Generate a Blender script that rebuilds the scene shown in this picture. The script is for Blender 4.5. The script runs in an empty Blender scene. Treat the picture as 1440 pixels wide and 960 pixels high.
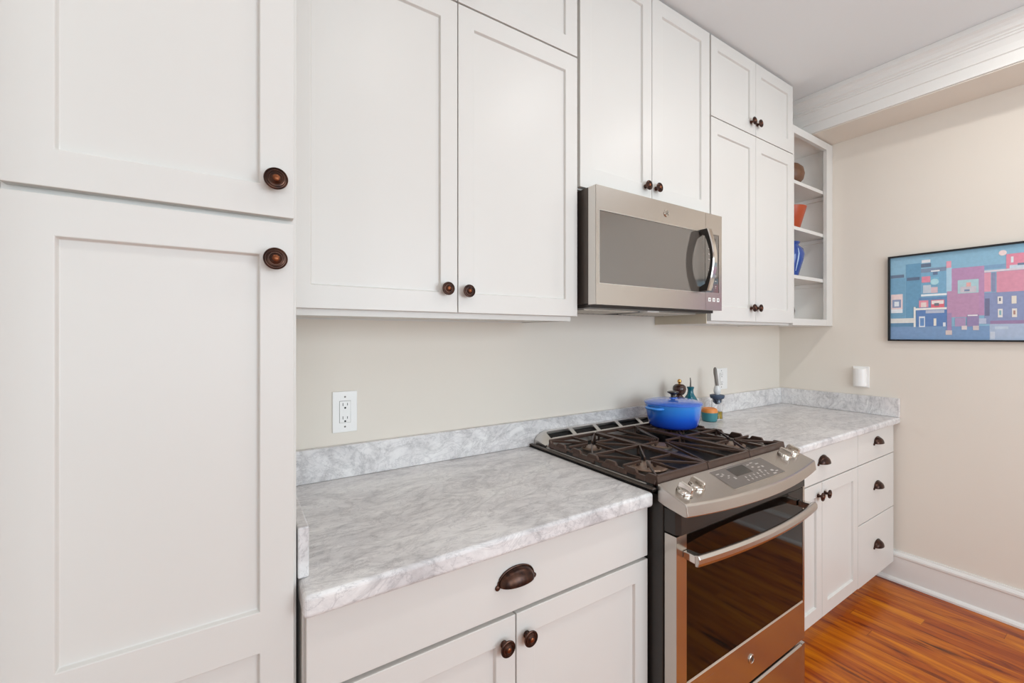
import bpy, bmesh, math
from mathutils import Vector, Matrix
PI = math.pi

# ------------------------------------------------------------------ camera, world, light
sc = bpy.context.scene
C = sc.collection
cd = bpy.data.cameras.new('camera')
cam = bpy.data.objects.new('camera', cd); C.objects.link(cam); sc.camera = cam
YAW = math.radians(57.0)
cam.location = (0, -1.466, 1.37)
cam.rotation_euler = (PI/2, 0, YAW - PI/2)
cd.sensor_width = 36.0
cd.lens = 605.0/1440.0*36.0
cd.shift_x = -2.0/1440.0
cd.shift_y = -9.0/1440.0
cd.clip_start = .02

sc.view_settings.view_transform = 'Standard'
sc.view_settings.look = 'None'
sc.view_settings.gamma = 1.0
sc.view_settings.use_curve_mapping = False
sc.view_settings.exposure = 0.0
sc.cycles.max_bounces = 10
sc.cycles.diffuse_bounces = 6
sc.cycles.glossy_bounces = 5
sc.cycles.sample_clamp_indirect = 4.0

w = bpy.data.worlds.new('daylight'); sc.world = w; w.use_nodes = True
bg = w.node_tree.nodes['Background']
bg.inputs[0].default_value = (.86, .93, 1.0, 1); bg.inputs[1].default_value = 1.0

DOWN_W = 5.4         # four recessed downlights
FILL_W = 38.0          # added fill lamps, set in made-up windows out of view
CEIL = 2.757
DOWN = [(-.38, -1.30), (.53, -1.30), (1.44, -1.30), (2.36, -1.30)]
DIM = [.30, .36, .78, 1.0]     # the lamps nearer the pantry are dimmed
for i, (x, y) in enumerate(DOWN):
    ld = bpy.data.lights.new('downlight', 'AREA'); ld.shape = 'DISK'; ld.size = .13
    ld.energy = DOWN_W*DIM[i]; ld.color = (1.0, .985, .95)
    lo = bpy.data.objects.new('downlight_lamp', ld); C.objects.link(lo)
    lo.location = (x, y, CEIL-.006)
def fill_light(loc, rot, sx, sy, e, col=(.77, .905, 1.0)):  # area lamps added as broad fill; no such source in view
    ld = bpy.data.lights.new('fill_light', 'AREA'); ld.shape = 'RECTANGLE'; ld.size = sx; ld.size_y = sy
    ld.energy = e; ld.color = col
    lo = bpy.data.objects.new('fill_light', ld); C.objects.link(lo)
    lo.location = loc; lo.rotation_euler = rot
fill_light((-.2, -3.56, 1.55), (PI/2, 0, 0), 1.5, 1.5, FILL_W*.55)            # faces +Y
fill_light((1.7, -3.56, 1.55), (PI/2, 0, 0), 1.5, 1.5, FILL_W*1.3)
fill_light((-3.16, -2.0, 1.5), (PI/2, 0, -PI/2), 1.8, 1.7, FILL_W*.3)      # faces +X

# ------------------------------------------------------------------ materials
def lin(h):
    if isinstance(h, str):
        c = [int(h[i:i+2], 16)/255 for i in (0, 2, 4)]
        return tuple((v/12.92 if v <= .04045 else ((v+.055)/1.055)**2.4) for v in c) + (1,)
    return tuple(h)[:3] + (1,)
def mat(name, col, rough=.5, metal=0, spec=.5, coat=0, noise=0, nscale=30, bump=0, trans=0, ior=1.45, aniso=0):
    m = bpy.data.materials.new(name); m.use_nodes = True
    nt = m.node_tree; b = nt.nodes['Principled BSDF']
    c = lin(col)
    b.inputs['Base Color'].default_value = c
    b.inputs['Roughness'].default_value = rough; b.inputs['Metallic'].default_value = metal
    b.inputs['Specular IOR Level'].default_value = spec; b.inputs['IOR'].default_value = ior
    b.inputs['Coat Weight'].default_value = coat; b.inputs['Transmission Weight'].default_value = trans
    b.inputs['Anisotropic'].default_value = aniso
    if noise or bump:
        tc = nt.nodes.new('ShaderNodeTexCoord'); n = nt.nodes.new('ShaderNodeTexNoise')
        n.inputs['Scale'].default_value = nscale; n.inputs['Detail'].default_value = 4
        nt.links.new(tc.outputs['Object'], n.inputs['Vector'])
        if noise:
            mx = nt.nodes.new('ShaderNodeMix'); mx.data_type = 'RGBA'
            mx.inputs[6].default_value = tuple(v*(1-noise) for v in c[:3]) + (1,)
            mx.inputs[7].default_value = tuple(min(1, v*(1+noise)) for v in c[:3]) + (1,)
            nt.links.new(n.outputs['Fac'], mx.inputs[0]); nt.links.new(mx.outputs[2], b.inputs['Base Color'])
        if bump:
            bp = nt.nodes.new('ShaderNodeBump'); bp.inputs['Strength'].default_value = bump; bp.inputs['Distance'].default_value = .002
            nt.links.new(n.outputs['Fac'], bp.inputs['Height']); nt.links.new(bp.outputs[0], b.inputs['Normal'])
    return m

def marble(name):
    m = bpy.data.materials.new(name); m.use_nodes = True
    nt = m.node_tree; N = nt.nodes; L = nt.links; b = N['Principled BSDF']
    tc = N.new('ShaderNodeTexCoord'); mp = N.new('ShaderNodeMapping')
    mp.inputs['Rotation'].default_value = (.3, .2, math.radians(-14)); mp.inputs['Scale'].default_value = (1, 2.0, 1.3)
    L.new(tc.outputs['Object'], mp.inputs[0])
    def noise(scale, det, rough, dist):
        n = N.new('ShaderNodeTexNoise'); n.inputs['Scale'].default_value = scale; n.inputs['Detail'].default_value = det
        n.inputs['Roughness'].default_value = rough; n.inputs['Distortion'].default_value = dist
        L.new(mp.outputs[0], n.inputs['Vector']); return n
    def ramp(src, stops):
        r = N.new('ShaderNodeValToRGB'); L.new(src, r.inputs[0])
        while len(r.color_ramp.elements) < len(stops): r.color_ramp.elements.new(.5)
        for e, (p, c) in zip(r.color_ramp.elements, stops): e.position = p; e.color = lin(c)
        return r
    def mult(a, bb, f=1.0):
        x = N.new('ShaderNodeMix'); x.data_type = 'RGBA'; x.blend_type = 'MULTIPLY'; x.inputs[0].default_value = f
        L.new(a, x.inputs[6]); L.new(bb, x.inputs[7]); return x.outputs[2]
    base = ramp(noise(4.5, 8, .62, .6).outputs['Fac'], [(.28, 'cfcccc'), (.48, 'dfdcdb'), (.68, 'ebe9e7')])
    cloud = ramp(noise(14, 9, .7, 1.2).outputs['Fac'], [(.34, 'cbc9cb'), (.56, 'ffffff')])
    v = noise(3.4, 7, .6, 1.6).outputs['Fac']
    a = N.new('ShaderNodeMath'); a.operation = 'SUBTRACT'; a.inputs[1].default_value = .5; L.new(v, a.inputs[0])
    bb = N.new('ShaderNodeMath'); bb.operation = 'ABSOLUTE'; L.new(a.outputs[0], bb.inputs[0])
    vein = ramp(bb.outputs[0], [(0.0, 'bdbcbe'), (.015, 'dddcdc'), (.06, 'ffffff')])
    v2 = noise(9, 8, .7, 2.2).outputs['Fac']
    a2 = N.new('ShaderNodeMath'); a2.operation = 'SUBTRACT'; a2.inputs[1].default_value = .48; L.new(v2, a2.inputs[0])
    b2 = N.new('ShaderNodeMath'); b2.operation = 'ABSOLUTE'; L.new(a2.outputs[0], b2.inputs[0])
    vein2 = ramp(b2.outputs[0], [(0.0, 'c6c5c8'), (.03, 'ffffff')])
    o = mult(base.outputs[0], cloud.outputs[0], .42); o = mult(o, vein.outputs[0], .45); o = mult(o, vein2.outputs[0], .5)
    L.new(o, b.inputs['Base Color'])
    b.inputs['Roughness'].default_value = .28; b.inputs['Specular IOR Level'].default_value = .4
    return m

def wood_floor(name):
    m = bpy.data.materials.new(name); m.use_nodes = True
    nt = m.node_tree; N = nt.nodes; L = nt.links; b = N['Principled BSDF']
    tc = N.new('ShaderNodeTexCoord'); sp = N.new('ShaderNodeSeparateXYZ'); L.new(tc.outputs['Object'], sp.inputs[0])
    def mth(op, a, bv=None):
        n = N.new('ShaderNodeMath'); n.operation = op
        for i, s in enumerate((a, bv)):
            if s is None: continue
            if isinstance(s, (int, float)): n.inputs[i].default_value = s
            else: L.new(s, n.inputs[i])
        return n.outputs[0]
    W = .062
    u = mth('DIVIDE', sp.outputs['X'], W); row = mth('FLOOR', u); fr = mth('FRACT', u)
    wn = N.new('ShaderNodeTexWhiteNoise'); wn.noise_dimensions = '1D'; L.new(row, wn.inputs['W'])
    yy = mth('DIVIDE', mth('ADD', sp.outputs['Y'], mth('MULTIPLY', wn.outputs['Value'], 3.0)), 1.5)
    col = mth('FLOOR', yy); fy = mth('FRACT', yy)
    cb = N.new('ShaderNodeCombineXYZ'); L.new(row, cb.inputs[0]); L.new(col, cb.inputs[1])
    wn2 = N.new('ShaderNodeTexWhiteNoise'); wn2.noise_dimensions = '3D'; L.new(cb.outputs[0], wn2.inputs['Vector'])
    # grain coordinates, shifted per board
    cg = N.new('ShaderNodeCombineXYZ')
    L.new(mth('ADD', sp.outputs['X'], mth('MULTIPLY', wn2.outputs['Value'], 7.0)), cg.inputs[0])
    L.new(mth('MULTIPLY', sp.outputs['Y'], .11), cg.inputs[1]); L.new(wn2.outputs['Value'], cg.inputs[2])
    g = N.new('ShaderNodeTexNoise'); g.inputs['Scale'].default_value = 20; g.inputs['Detail'].default_value = 7
    g.inputs['Roughness'].default_value = .62; g.inputs['Distortion'].default_value = .8; L.new(cg.outputs[0], g.inputs['Vector'])
    r = N.new('ShaderNodeValToRGB'); L.new(g.outputs['Fac'], r.inputs[0])
    st = [(.31, '35160a'), (.37, '7a360c'), (.43, 'aa5414'), (.62, 'd07e2a')]
    while len(r.color_ramp.elements) < 4: r.color_ramp.elements.new(.5)
    for e, (p, c) in zip(r.color_ramp.elements, st): e.position = p; e.color = lin(c)
    hv = N.new('ShaderNodeHueSaturation'); L.new(r.outputs[0], hv.inputs['Color'])
    L.new(mth('ADD', mth('MULTIPLY', wn2.outputs['Value'], .26), .80), hv.inputs['Value']); hv.inputs['Saturation'].default_value = 1.08
    L.new(mth('ADD', mth('MULTIPLY', wn2.outputs['Value'], .012), .491), hv.inputs['Hue'])
    e1 = mth('LESS_THAN', fr, .018); e2 = mth('LESS_THAN', fy, .0016); ed = mth('MAXIMUM', e1, e2)
    mx = N.new('ShaderNodeMix'); mx.data_type = 'RGBA'; L.new(mth('MULTIPLY', ed, .45), mx.inputs[0])
    L.new(hv.outputs[0], mx.inputs[6]); mx.inputs[7].default_value = lin('2a1206')
    L.new(mx.outputs[2], b.inputs['Base Color'])
    b.inputs['Roughness'].default_value = .3; b.inputs['Coat Weight'].default_value = .08; b.inputs['Coat Roughness'].default_value = .15; b.inputs['Specular IOR Level'].default_value = .35
    return m

def brushed(name, col, rough=.3, axis=0, strength=0.0):
    m = bpy.data.materials.new(name); m.use_nodes = True
    nt = m.node_tree; N = nt.nodes; L = nt.links; b = N['Principled BSDF']
    tc = N.new('ShaderNodeTexCoord'); mp = N.new('ShaderNodeMapping')
    s = [500, 500, 500]; s[axis] = 4; mp.inputs['Scale'].default_value = s
    L.new(tc.outputs['Object'], mp.inputs[0])
    n = N.new('ShaderNodeTexNoise'); n.inputs['Scale'].default_value = 1; n.inputs['Detail'].default_value = 2; L.new(mp.outputs[0], n.inputs['Vector'])
    rr = N.new('ShaderNodeMapRange'); rr.inputs['To Min'].default_value = rough-.004; rr.inputs['To Max'].default_value = rough+.006
    L.new(n.outputs['Fac'], rr.inputs[0]); L.new(rr.outputs[0], b.inputs['Roughness'])
    bp = N.new('ShaderNodeBump'); bp.inputs['Strength'].default_value = strength; bp.inputs['Distance'].default_value = .0004
    L.new(n.outputs['Fac'], bp.inputs['Height']); L.new(bp.outputs[0], b.inputs['Normal'])
    b.inputs['Base Color'].default_value = lin(col); b.inputs['Metallic'].default_value = 1.0
    return m

def bronze():
    m = bpy.data.materials.new('oil_rubbed_bronze'); m.use_nodes = True
    nt = m.node_tree; N = nt.nodes; L = nt.links; b = N['Principled BSDF']
    tc = N.new('ShaderNodeTexCoord'); n = N.new('ShaderNodeTexNoise'); n.inputs['Scale'].default_value = 60
    L.new(tc.outputs['Object'], n.inputs['Vector'])
    r = N.new('ShaderNodeValToRGB'); L.new(n.outputs['Fac'], r.inputs[0])
    r.color_ramp.elements[0].position = .35; r.color_ramp.elements[0].color = lin('33231f')
    r.color_ramp.elements[1].position = .75; r.color_ramp.elements[1].color = lin('5c3d2f')
    L.new(r.outputs[0], b.inputs['Base Color']); b.inputs['Metallic'].default_value = .75; b.inputs['Roughness'].default_value = .32
    return m

def pot_enamel():
    m = bpy.data.materials.new('blue_enamel'); m.use_nodes = True
    nt = m.node_tree; N = nt.nodes; L = nt.links; b = N['Principled BSDF']
    tc = N.new('ShaderNodeTexCoord'); sp = N.new('ShaderNodeSeparateXYZ'); L.new(tc.outputs['Object'], sp.inputs[0])
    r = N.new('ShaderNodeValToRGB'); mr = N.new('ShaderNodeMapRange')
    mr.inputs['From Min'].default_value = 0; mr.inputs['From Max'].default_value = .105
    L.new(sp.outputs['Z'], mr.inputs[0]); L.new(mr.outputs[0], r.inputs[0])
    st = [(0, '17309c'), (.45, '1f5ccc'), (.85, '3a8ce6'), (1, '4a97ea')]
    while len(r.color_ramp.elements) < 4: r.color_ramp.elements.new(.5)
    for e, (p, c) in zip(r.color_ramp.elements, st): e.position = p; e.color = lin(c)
    L.new(r.outputs[0], b.inputs['Base Color']); b.inputs['Roughness'].default_value = .16; b.inputs['Coat Weight'].default_value = .5
    return m

M = dict(
    wall=mat('wall_paint', 'e2dacf', .75, spec=.25, noise=.012, nscale=3, bump=.03),
    ceil=mat('ceiling_paint', 'e3e5e5', .8, spec=.2, noise=.01, nscale=3),
    trim=mat('trim_paint', 'e4e2de', .4, spec=.4, noise=.008, nscale=5),
    cab=mat('cabinet_paint', 'd8d5d0', .36, spec=.42, noise=.008, nscale=6, bump=.01),
    cabin=mat('cabinet_interior', 'efece8', .5, spec=.35, noise=.008, nscale=6),
    rawwood=mat('cabinet_underside', 'd9cdb6', .6, noise=.05, nscale=12),
    marble=marble('grey_marble'), floor=wood_floor('oak_floor'),
    bronze=bronze(), copper=mat('worn_copper', '7d4a30', .35, metal=.9, noise=.15, nscale=60),
    steel=brushed('stainless_steel', 'c4bdb6', .27, 0),
    steelv=brushed('stainless_edge', 'd8d3cd', .3, 2),
    chrome=mat('polished_nickel', 'dcd6ce', .12, metal=1, noise=.02, nscale=40),
    blackmetal=mat('black_enamel', '2b2724', .35, noise=.15, nscale=20),
    sidemetal=mat('dark_side_panel', '5a524c', .42, metal=.5, noise=.06, nscale=10),
    pan=mat('cooktop_enamel', '120e0d', .42, spec=.2, noise=.3, nscale=12),
    iron=mat('cast_iron', '4e3b32', .36, metal=.25, noise=.25, nscale=35, bump=.15),
    cap=mat('burner_enamel', '8a7363', .34, metal=.3, noise=.15, nscale=25),
    ovenglass=mat('oven_glass', '0d0806', .05, spec=.32, ior=1.5, noise=.1, nscale=4),
    mwglass=mat('microwave_glass', '57504a', .07, spec=1.0, ior=1.8, noise=.05, nscale=4),
    panelglass=mat('panel_glass', '6e655f', .3, spec=.6, noise=.04, nscale=60),
    screen=mat('display_screen', '4c4640', .15, noise=.05, nscale=30),
    ink=mat('panel_print', 'b5aca5', .5, noise=.02, nscale=30),
    inkdark=mat('dark_print', '4a4642', .5, noise=.02, nscale=30),
    plastic=mat('white_plastic', 'efedea', .3, noise=.005, nscale=20),
    slot=mat('outlet_slot', '1c1a18', .6, noise=.1, nscale=30),
    gasket=mat('dark_gap', '0c0b0b', .6, noise=.1, nscale=30),
    enamel=pot_enamel(), lid=mat('lid_enamel', '3f6fd0', .18, coat=.5, noise=.08, nscale=9),
    knobblack=mat('black_phenolic', '241c1a', .3, noise=.1, nscale=20),
    millwood=mat('dark_walnut', '3c2219', .25, coat=.4, noise=.25, nscale=45),
    brass=mat('brass', 'd9a95e', .25, metal=1, noise=.05, nscale=30),
    teal=mat('teal_glaze', '0f5f6d', .14, coat=.4, noise=.2, nscale=25),
    teal2=mat('teal_matte', '3f7f86', .4, noise=.12, nscale=25),
    orange=mat('orange_glaze', 'dd8742', .4, noise=.08, nscale=25),
    glass=mat('clear_glass', 'ffffff', .03, trans=1, ior=1.3, noise=.001, nscale=3),
    oil=mat('olive_oil', 'a58a1c', .1, spec=.4, noise=.08, nscale=12),
    navy=mat('navy_silicone', '3f4d62', .5, noise=.06, nscale=25),
    bulb=mat('frosted_bulb', 'd9d9d8', .25, noise=.02, nscale=25),
    greyh=mat('grey_handle', '7a736c', .4, noise=.06, nscale=25),
    terra=mat('terracotta_glaze', 'a8451f', .35, noise=.12, nscale=30),
    brownpot=mat('brown_stoneware', '6b4a35', .4, noise=.25, nscale=35),
    vaseblue=mat('blue_ceramic', '27468f', .22, coat=.3, noise=.12, nscale=20),
    vasewhite=mat('pale_blue_glaze', 'a9bfdc', .3, noise=.1, nscale=30),
    darkpot=mat('dark_ceramic', '4c4844', .4, noise=.1, nscale=30),
    frame=mat('black_frame', '17171a', .35, noise=.1, nscale=20),
    lens=mat('downlight_trim', 'f3f1ee', .4, noise=.005, nscale=20),
)

# ------------------------------------------------------------------ geometry helpers
class MB:
    def __init__(s): s.bm = bmesh.new(); s.mi = 0
    def face(s, vs):
        try:
            f = s.bm.faces.new(vs); f.material_index = s.mi; return f
        except ValueError: return None
    def box(s, x0, x1, y0, y1, z0, z1):
        x0, x1 = sorted((x0, x1)); y0, y1 = sorted((y0, y1)); z0, z1 = sorted((z0, z1))
        v = [s.bm.verts.new(p) for p in ((x0,y0,z0),(x1,y0,z0),(x1,y1,z0),(x0,y1,z0),(x0,y0,z1),(x1,y0,z1),(x1,y1,z1),(x0,y1,z1))]
        for q in ((0,3,2,1),(4,5,6,7),(0,1,5,4),(1,2,6,5),(2,3,7,6),(3,0,4,7)): s.face([v[i] for i in q])
        return s
    def prism(s, poly, axis, a, b):
        """poly: 2-D outline; axis x: (y,z), y: (x,z), z: (x,y)"""
        def P(p, t): return (t, p[0], p[1]) if axis == 'x' else ((p[0], t, p[1]) if axis == 'y' else (p[0], p[1], t))
        A = [s.bm.verts.new(P(p, a)) for p in poly]; B = [s.bm.verts.new(P(p, b)) for p in poly]
        n = len(poly); s.face(A[::-1]); s.face(B)
        for i in range(n): s.face([A[i], A[(i+1) % n], B[(i+1) % n], B[i]])
        return s
    def lathe(s, prof, mtx=None, seg=32):
        mtx = mtx or Matrix(); rings = []
        for r, z in prof:
            if r < 1e-6: rings.append([s.bm.verts.new(mtx @ Vector((0, 0, z)))])
            else: rings.append([s.bm.verts.new(mtx @ Vector((r*math.cos(2*PI*k/seg), r*math.sin(2*PI*k/seg), z))) for k in range(seg)])
        for a, b in zip(rings, rings[1:]):
            for k in range(seg):
                k2 = (k+1) % seg
                if len(a) == 1 and len(b) == 1: continue
                if len(a) == 1: s.face([a[0], b[k], b[k2]])
                elif len(b) == 1: s.face([a[k], a[k2], b[0]])
                else: s.face([a[k], a[k2], b[k2], b[k]])
        if len(rings[0]) > 1: s.face(rings[0][::-1])
        if len(rings[-1]) > 1: s.face(rings[-1])
        return s
    def bar(s, p, q, w, h, up=(0, 0, 1)):
        p = Vector(p); q = Vector(q); d = (q-p).normalized(); up = Vector(up)
        sd = d.cross(up).normalized()*w/2; u = sd.cross(d).normalized()*h/2
        vs = []
        for e in (p, q):
            for a, b in ((-1,-1),(1,-1),(1,1),(-1,1)): vs.append(s.bm.verts.new(e+sd*a+u*b))
        for f in ((0,1,2,3),(7,6,5,4),(0,4,5,1),(1,5,6,2),(2,6,7,3),(3,7,4,0)): s.face([vs[i] for i in f])
        return s
    def tube(s, pts, r, seg=10, ry=None, cap=True):
        pts = [Vector(p) for p in pts]; rings = []
        for i, p in enumerate(pts):
            d = (pts[min(i+1, len(pts)-1)] - pts[max(i-1, 0)]).normalized()
            up = Vector((0, 0, 1)) if abs(d.z) < .9 else Vector((1, 0, 0))
            a = d.cross(up).normalized(); b = a.cross(d).normalized()
            rr = r[i] if isinstance(r, (list, tuple)) else r
            rings.append([s.bm.verts.new(p + a*rr*math.cos(2*PI*k/seg) + b*(ry or rr)*math.sin(2*PI*k/seg)) for k in range(seg)])
        for A, B in zip(rings, rings[1:]):
            for k in range(seg): s.face([A[k], A[(k+1) % seg], B[(k+1) % seg], B[k]])
        if cap: s.face(rings[0][::-1]); s.face(rings[-1])
        return s
    def quad(s, pts): s.face([s.bm.verts.new(p) for p in pts]); return s
    def build(s, name, mats, parent=None, bevel=0, smooth=False, origin=None, seg=2, solid=0):
        bm = s.bm; bmesh.ops.recalc_face_normals(bm, faces=bm.faces)
        if origin is not None:
            bmesh.ops.translate(bm, vec=-Vector(origin), verts=bm.verts)
        me = bpy.data.meshes.new(name); bm.to_mesh(me); bm.free()
        for m in (mats if isinstance(mats, (list, tuple)) else [mats]): me.materials.append(m)
        if smooth:
            for p in me.polygons: p.use_smooth = True
        o = bpy.data.objects.new(name, me); C.objects.link(o)
        if parent is not None:
            o.parent = parent
            off = Vector()
            q = parent
            while q is not None: off += q.location; q = q.parent
            o.location = (Vector(origin) if origin is not None else Vector()) - off
        elif origin is not None: o.location = origin
        if solid:
            md = o.modifiers.new('solid', 'SOLIDIFY'); md.thickness = solid; md.offset = 0
        if bevel:
            md = o.modifiers.new('bevel', 'BEVEL'); md.width = bevel; md.segments = seg; md.limit_method = 'ANGLE'; md.angle_limit = math.radians(35)
        if smooth:
            md = o.modifiers.new('wn', 'EDGE_SPLIT'); md.split_angle = math.radians(38)
        return o

def empty(name, loc):
    o = bpy.data.objects.new(name, None); C.objects.link(o); o.location = loc; o.empty_display_size = .1
    return o
def tag(o, label, cat, group=None):
    o['label'] = label; o['category'] = cat
    if group: o['group'] = group
    return o
def thing(name, loc, label, cat, group=None): return tag(empty(name, loc), label, cat, group)
def struct(o): o['kind'] = 'structure'; return o

# ------------------------------------------------------------------ the room
XE = 3.105; XW = -3.2; YF = -3.6
struct(MB().box(XW, XE+.12, YF, 0.12, -.06, 0).build('floor', M['floor']))
struct(MB().box(XW, XE+.12, YF, 0.12, CEIL, CEIL+.08).build('ceiling', M['ceil']))
struct(MB().box(XW, XE, 0, .1, 0, CEIL).build('wall_back', M['wall']))
struct(MB().box(XE, XE+.1, YF, .1, 0, CEIL).build('wall_right', M['wall']))
def wall_with_holes(axis, t0, t1, a0, a1, holes):
    b = MB(); cur = a0
    def bx(p0, p1, z0, z1):
        if axis == 'x': b.box(p0, p1, t0, t1, z0, z1)
        else: b.box(t0, t1, p0, p1, z0, z1)
    for h0, h1, z0, z1 in holes:
        bx(cur, h0, 0, CEIL); bx(h0, h1, 0, z0); bx(h0, h1, z1, CEIL); cur = h1
    bx(cur, a1, 0, CEIL); return b
struct(wall_with_holes('x', YF-.1, YF, XW, XE+.1, [(-.98, .58, .77, 2.33), (.92, 2.48, .77, 2.33)]).build('wall_front', M['wall']))
struct(wall_with_holes('y', XW-.1, XW, YF-.1, .1, [(-2.93, -1.07, .62, 2.38)]).build('wall_left', M['wall']))  # opening added for the left fill lamp
def window(name, x0, x1, z0, z1):  # unseen windows, added to go with the fill lamps
    b = MB(); y0, y1 = YF-.09, YF+.015
    b.box(x0-.08, x0, YF+.001, YF+.02, z0-.08, z1+.08).box(x1, x1+.08, YF+.001, YF+.02, z0-.08, z1+.08)
    b.box(x0, x1, YF+.001, YF+.02, z1, z1+.08).box(x0, x1, YF+.001, YF+.03, z0-.08, z0)
    zm = (z0+z1)/2
    b.box(x0, x0+.04, y0, y0+.03, z0, z1).box(x1-.04, x1, y0, y0+.03, z0, z1).box(x0+.04, x1-.04, y0, y0+.03, z0, z0+.04)
    b.box(x0+.04, x1-.04, y0, y0+.03, z1-.04, z1).box(x0+.04, x1-.04, y0, y0+.03, zm-.02, zm+.02)
    return struct(b.build(name, M['trim']))
window('added_window_1', -.98, .58, .77, 2.33); window('added_window_2', .92, 2.48, .77, 2.33)
# tall partition ending the pantry run, lower than the ceiling
struct(MB().box(-.345, -.305, -.93, -.002, 0, 2.15).build('wall_partition', M['trim']))
# beam with crown moulding along the end wall
struct(MB().box(2.85, XE-.001, YF+.001, -.001, 2.546, CEIL-.001).build('trim_1', M['wall']))
crown = [(2.848, 2.552), (2.842, 2.552), (2.842, 2.604), (2.836, 2.607), (2.836, 2.640), (2.831, 2.656), (2.828, 2.668), (2.823, 2.671), (2.823, 2.679),
         (2.818, 2.682), (2.818, 2.690), (2.810, 2.696), (2.806, 2.712), (2.797, 2.724), (2.785, 2.731), (2.785, CEIL-.001), (2.848, CEIL-.001)]
struct(MB().prism(crown, 'y', YF+.001, -.001).build('trim_2', M['trim']))
def baseboard(name, axis, c, sgn, a, b):
    prof = [(0, 0), (.032, 0), (.032, .010), (.026, .018), (.018, .021), (.016, .023), (.016, .138), (.021, .142), (.021, .152), (.016, .160), (.010, .164), (.008, .172), (0, .172)]
    p = [(c+sgn*(d+.0005), z+.0005) for d, z in prof]
    m = MB()
    if axis == 'y': m.prism(p, 'y', a, b)
    else: m.prism(p, 'x', a, b)
    return struct(m.build(name, M['trim']))
baseboard('baseboard_right', 'y', XE, -1, YF+.001, -.002)
baseboard('baseboard_front', 'x', YF, 1, XW+.001, XE-.04)
for i, (x, y) in enumerate(DOWN):
    b = MB().lathe([(.068, CEIL-.001), (.068, CEIL-.004), (.09, CEIL-.004), (.092, CEIL-.001)], Matrix.Translation((x, y, 0)), 40)
    struct(b.build('trim_%d' % (i+3), M['lens'], smooth=True))

# ------------------------------------------------------------------ cabinet parts
def shaker(x0, x1, z0, z1, yf, name, parent, stile=.053, rail=.058, mids=(), inset=.009, th=.02, toprail=None, m=None):
    """one-piece door with recessed panels; front face at yf, facing -y"""
    s = MB(); xs = [x0, x0+stile, x1-stile, x1]
    zs = [z0, z0+rail]
    for a, b in mids: zs += [a, b]
    zs += [z1-(toprail or rail), z1]
    V = {}
    def v(x, y, z):
        k = (round(x, 5), round(y, 5), round(z, 5))
        if k not in V: V[k] = s.bm.verts.new(k)
        return V[k]
    for j in range(len(zs)-1):
        for i in range(3):
            a, b, c, d = xs[i], xs[i+1], zs[j], zs[j+1]
            if i == 1 and j % 2 == 1:
                yi = yf+inset; e = .0025
                s.face([v(a+e,yi,c+e), v(b-e,yi,c+e), v(b-e,yi,d-e), v(a+e,yi,d-e)])
                s.face([v(a,yf,c), v(b,yf,c), v(b-e,yi,c+e), v(a+e,yi,c+e)])
                s.face([v(b,yf,c), v(b,yf,d), v(b-e,yi,d-e), v(b-e,yi,c+e)])
                s.face([v(b,yf,d), v(a,yf,d), v(a+e,yi,d-e), v(b-e,yi,d-e)])
                s.face([v(a,yf,d), v(a,yf,c), v(a+e,yi,c+e), v(a+e,yi,d-e)])
            else: s.face([v(a,yf,c), v(b,yf,c), v(b,yf,d), v(a,yf,d)])
            s.face([v(a,yf+th,c), v(a,yf+th,d), v(b,yf+th,d), v(b,yf+th,c)])
        for x in (x0, x1): s.face([v(x,yf,zs[j]), v(x,yf,zs[j+1]), v(x,yf+th,zs[j+1]), v(x,yf+th,zs[j])])
    for z in (z0, z1):
        for i in range(3): s.face([v(xs[i],yf,z), v(xs[i+1],yf,z), v(xs[i+1],yf+th,z), v(xs[i],yf+th,z)])
    return s.build(name, m or M['cab'], parent, bevel=.0012, seg=2)
def slab(x0, x1, z0, z1, yf, name, parent, th=.02):
    return MB().box(x0, x1, yf, yf+th, z0, z1).build(name, M['cab'], parent, bevel=.0018, seg=2)
KNOB = [(0.0, 0), (.0085, 0), (.0088, .002), (.0070, .0035), (.0058, .006), (.0055, .012), (.0075, .0150), (.0140, .0165), (.0182, .0182), (.0190, .0200),
        (.0186, .0216), (.0172, .0224), (.0162, .0208), (.0148, .0210), (.0138, .0232), (.0122, .0236), (.0112, .0222), (.0100, .0222), (.0078, .0240), (.0056, .0262)]
def knob(x, z, yf, parent, s=1.0):
    m = Matrix.Translation((x, yf-.0003, z)) @ Matrix.Rotation(PI/2, 4, 'X') @ Matrix.Scale(s, 4)
    b = MB().lathe(KNOB, m, 40); b.mi = 1
    b.lathe([(.0055, .0263), (.0040, .0272), (.0020, .0278), (0, .0280)], m, 40)
    return b.build('knob', [M['bronze'], M['copper']], parent, smooth=True)
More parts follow.
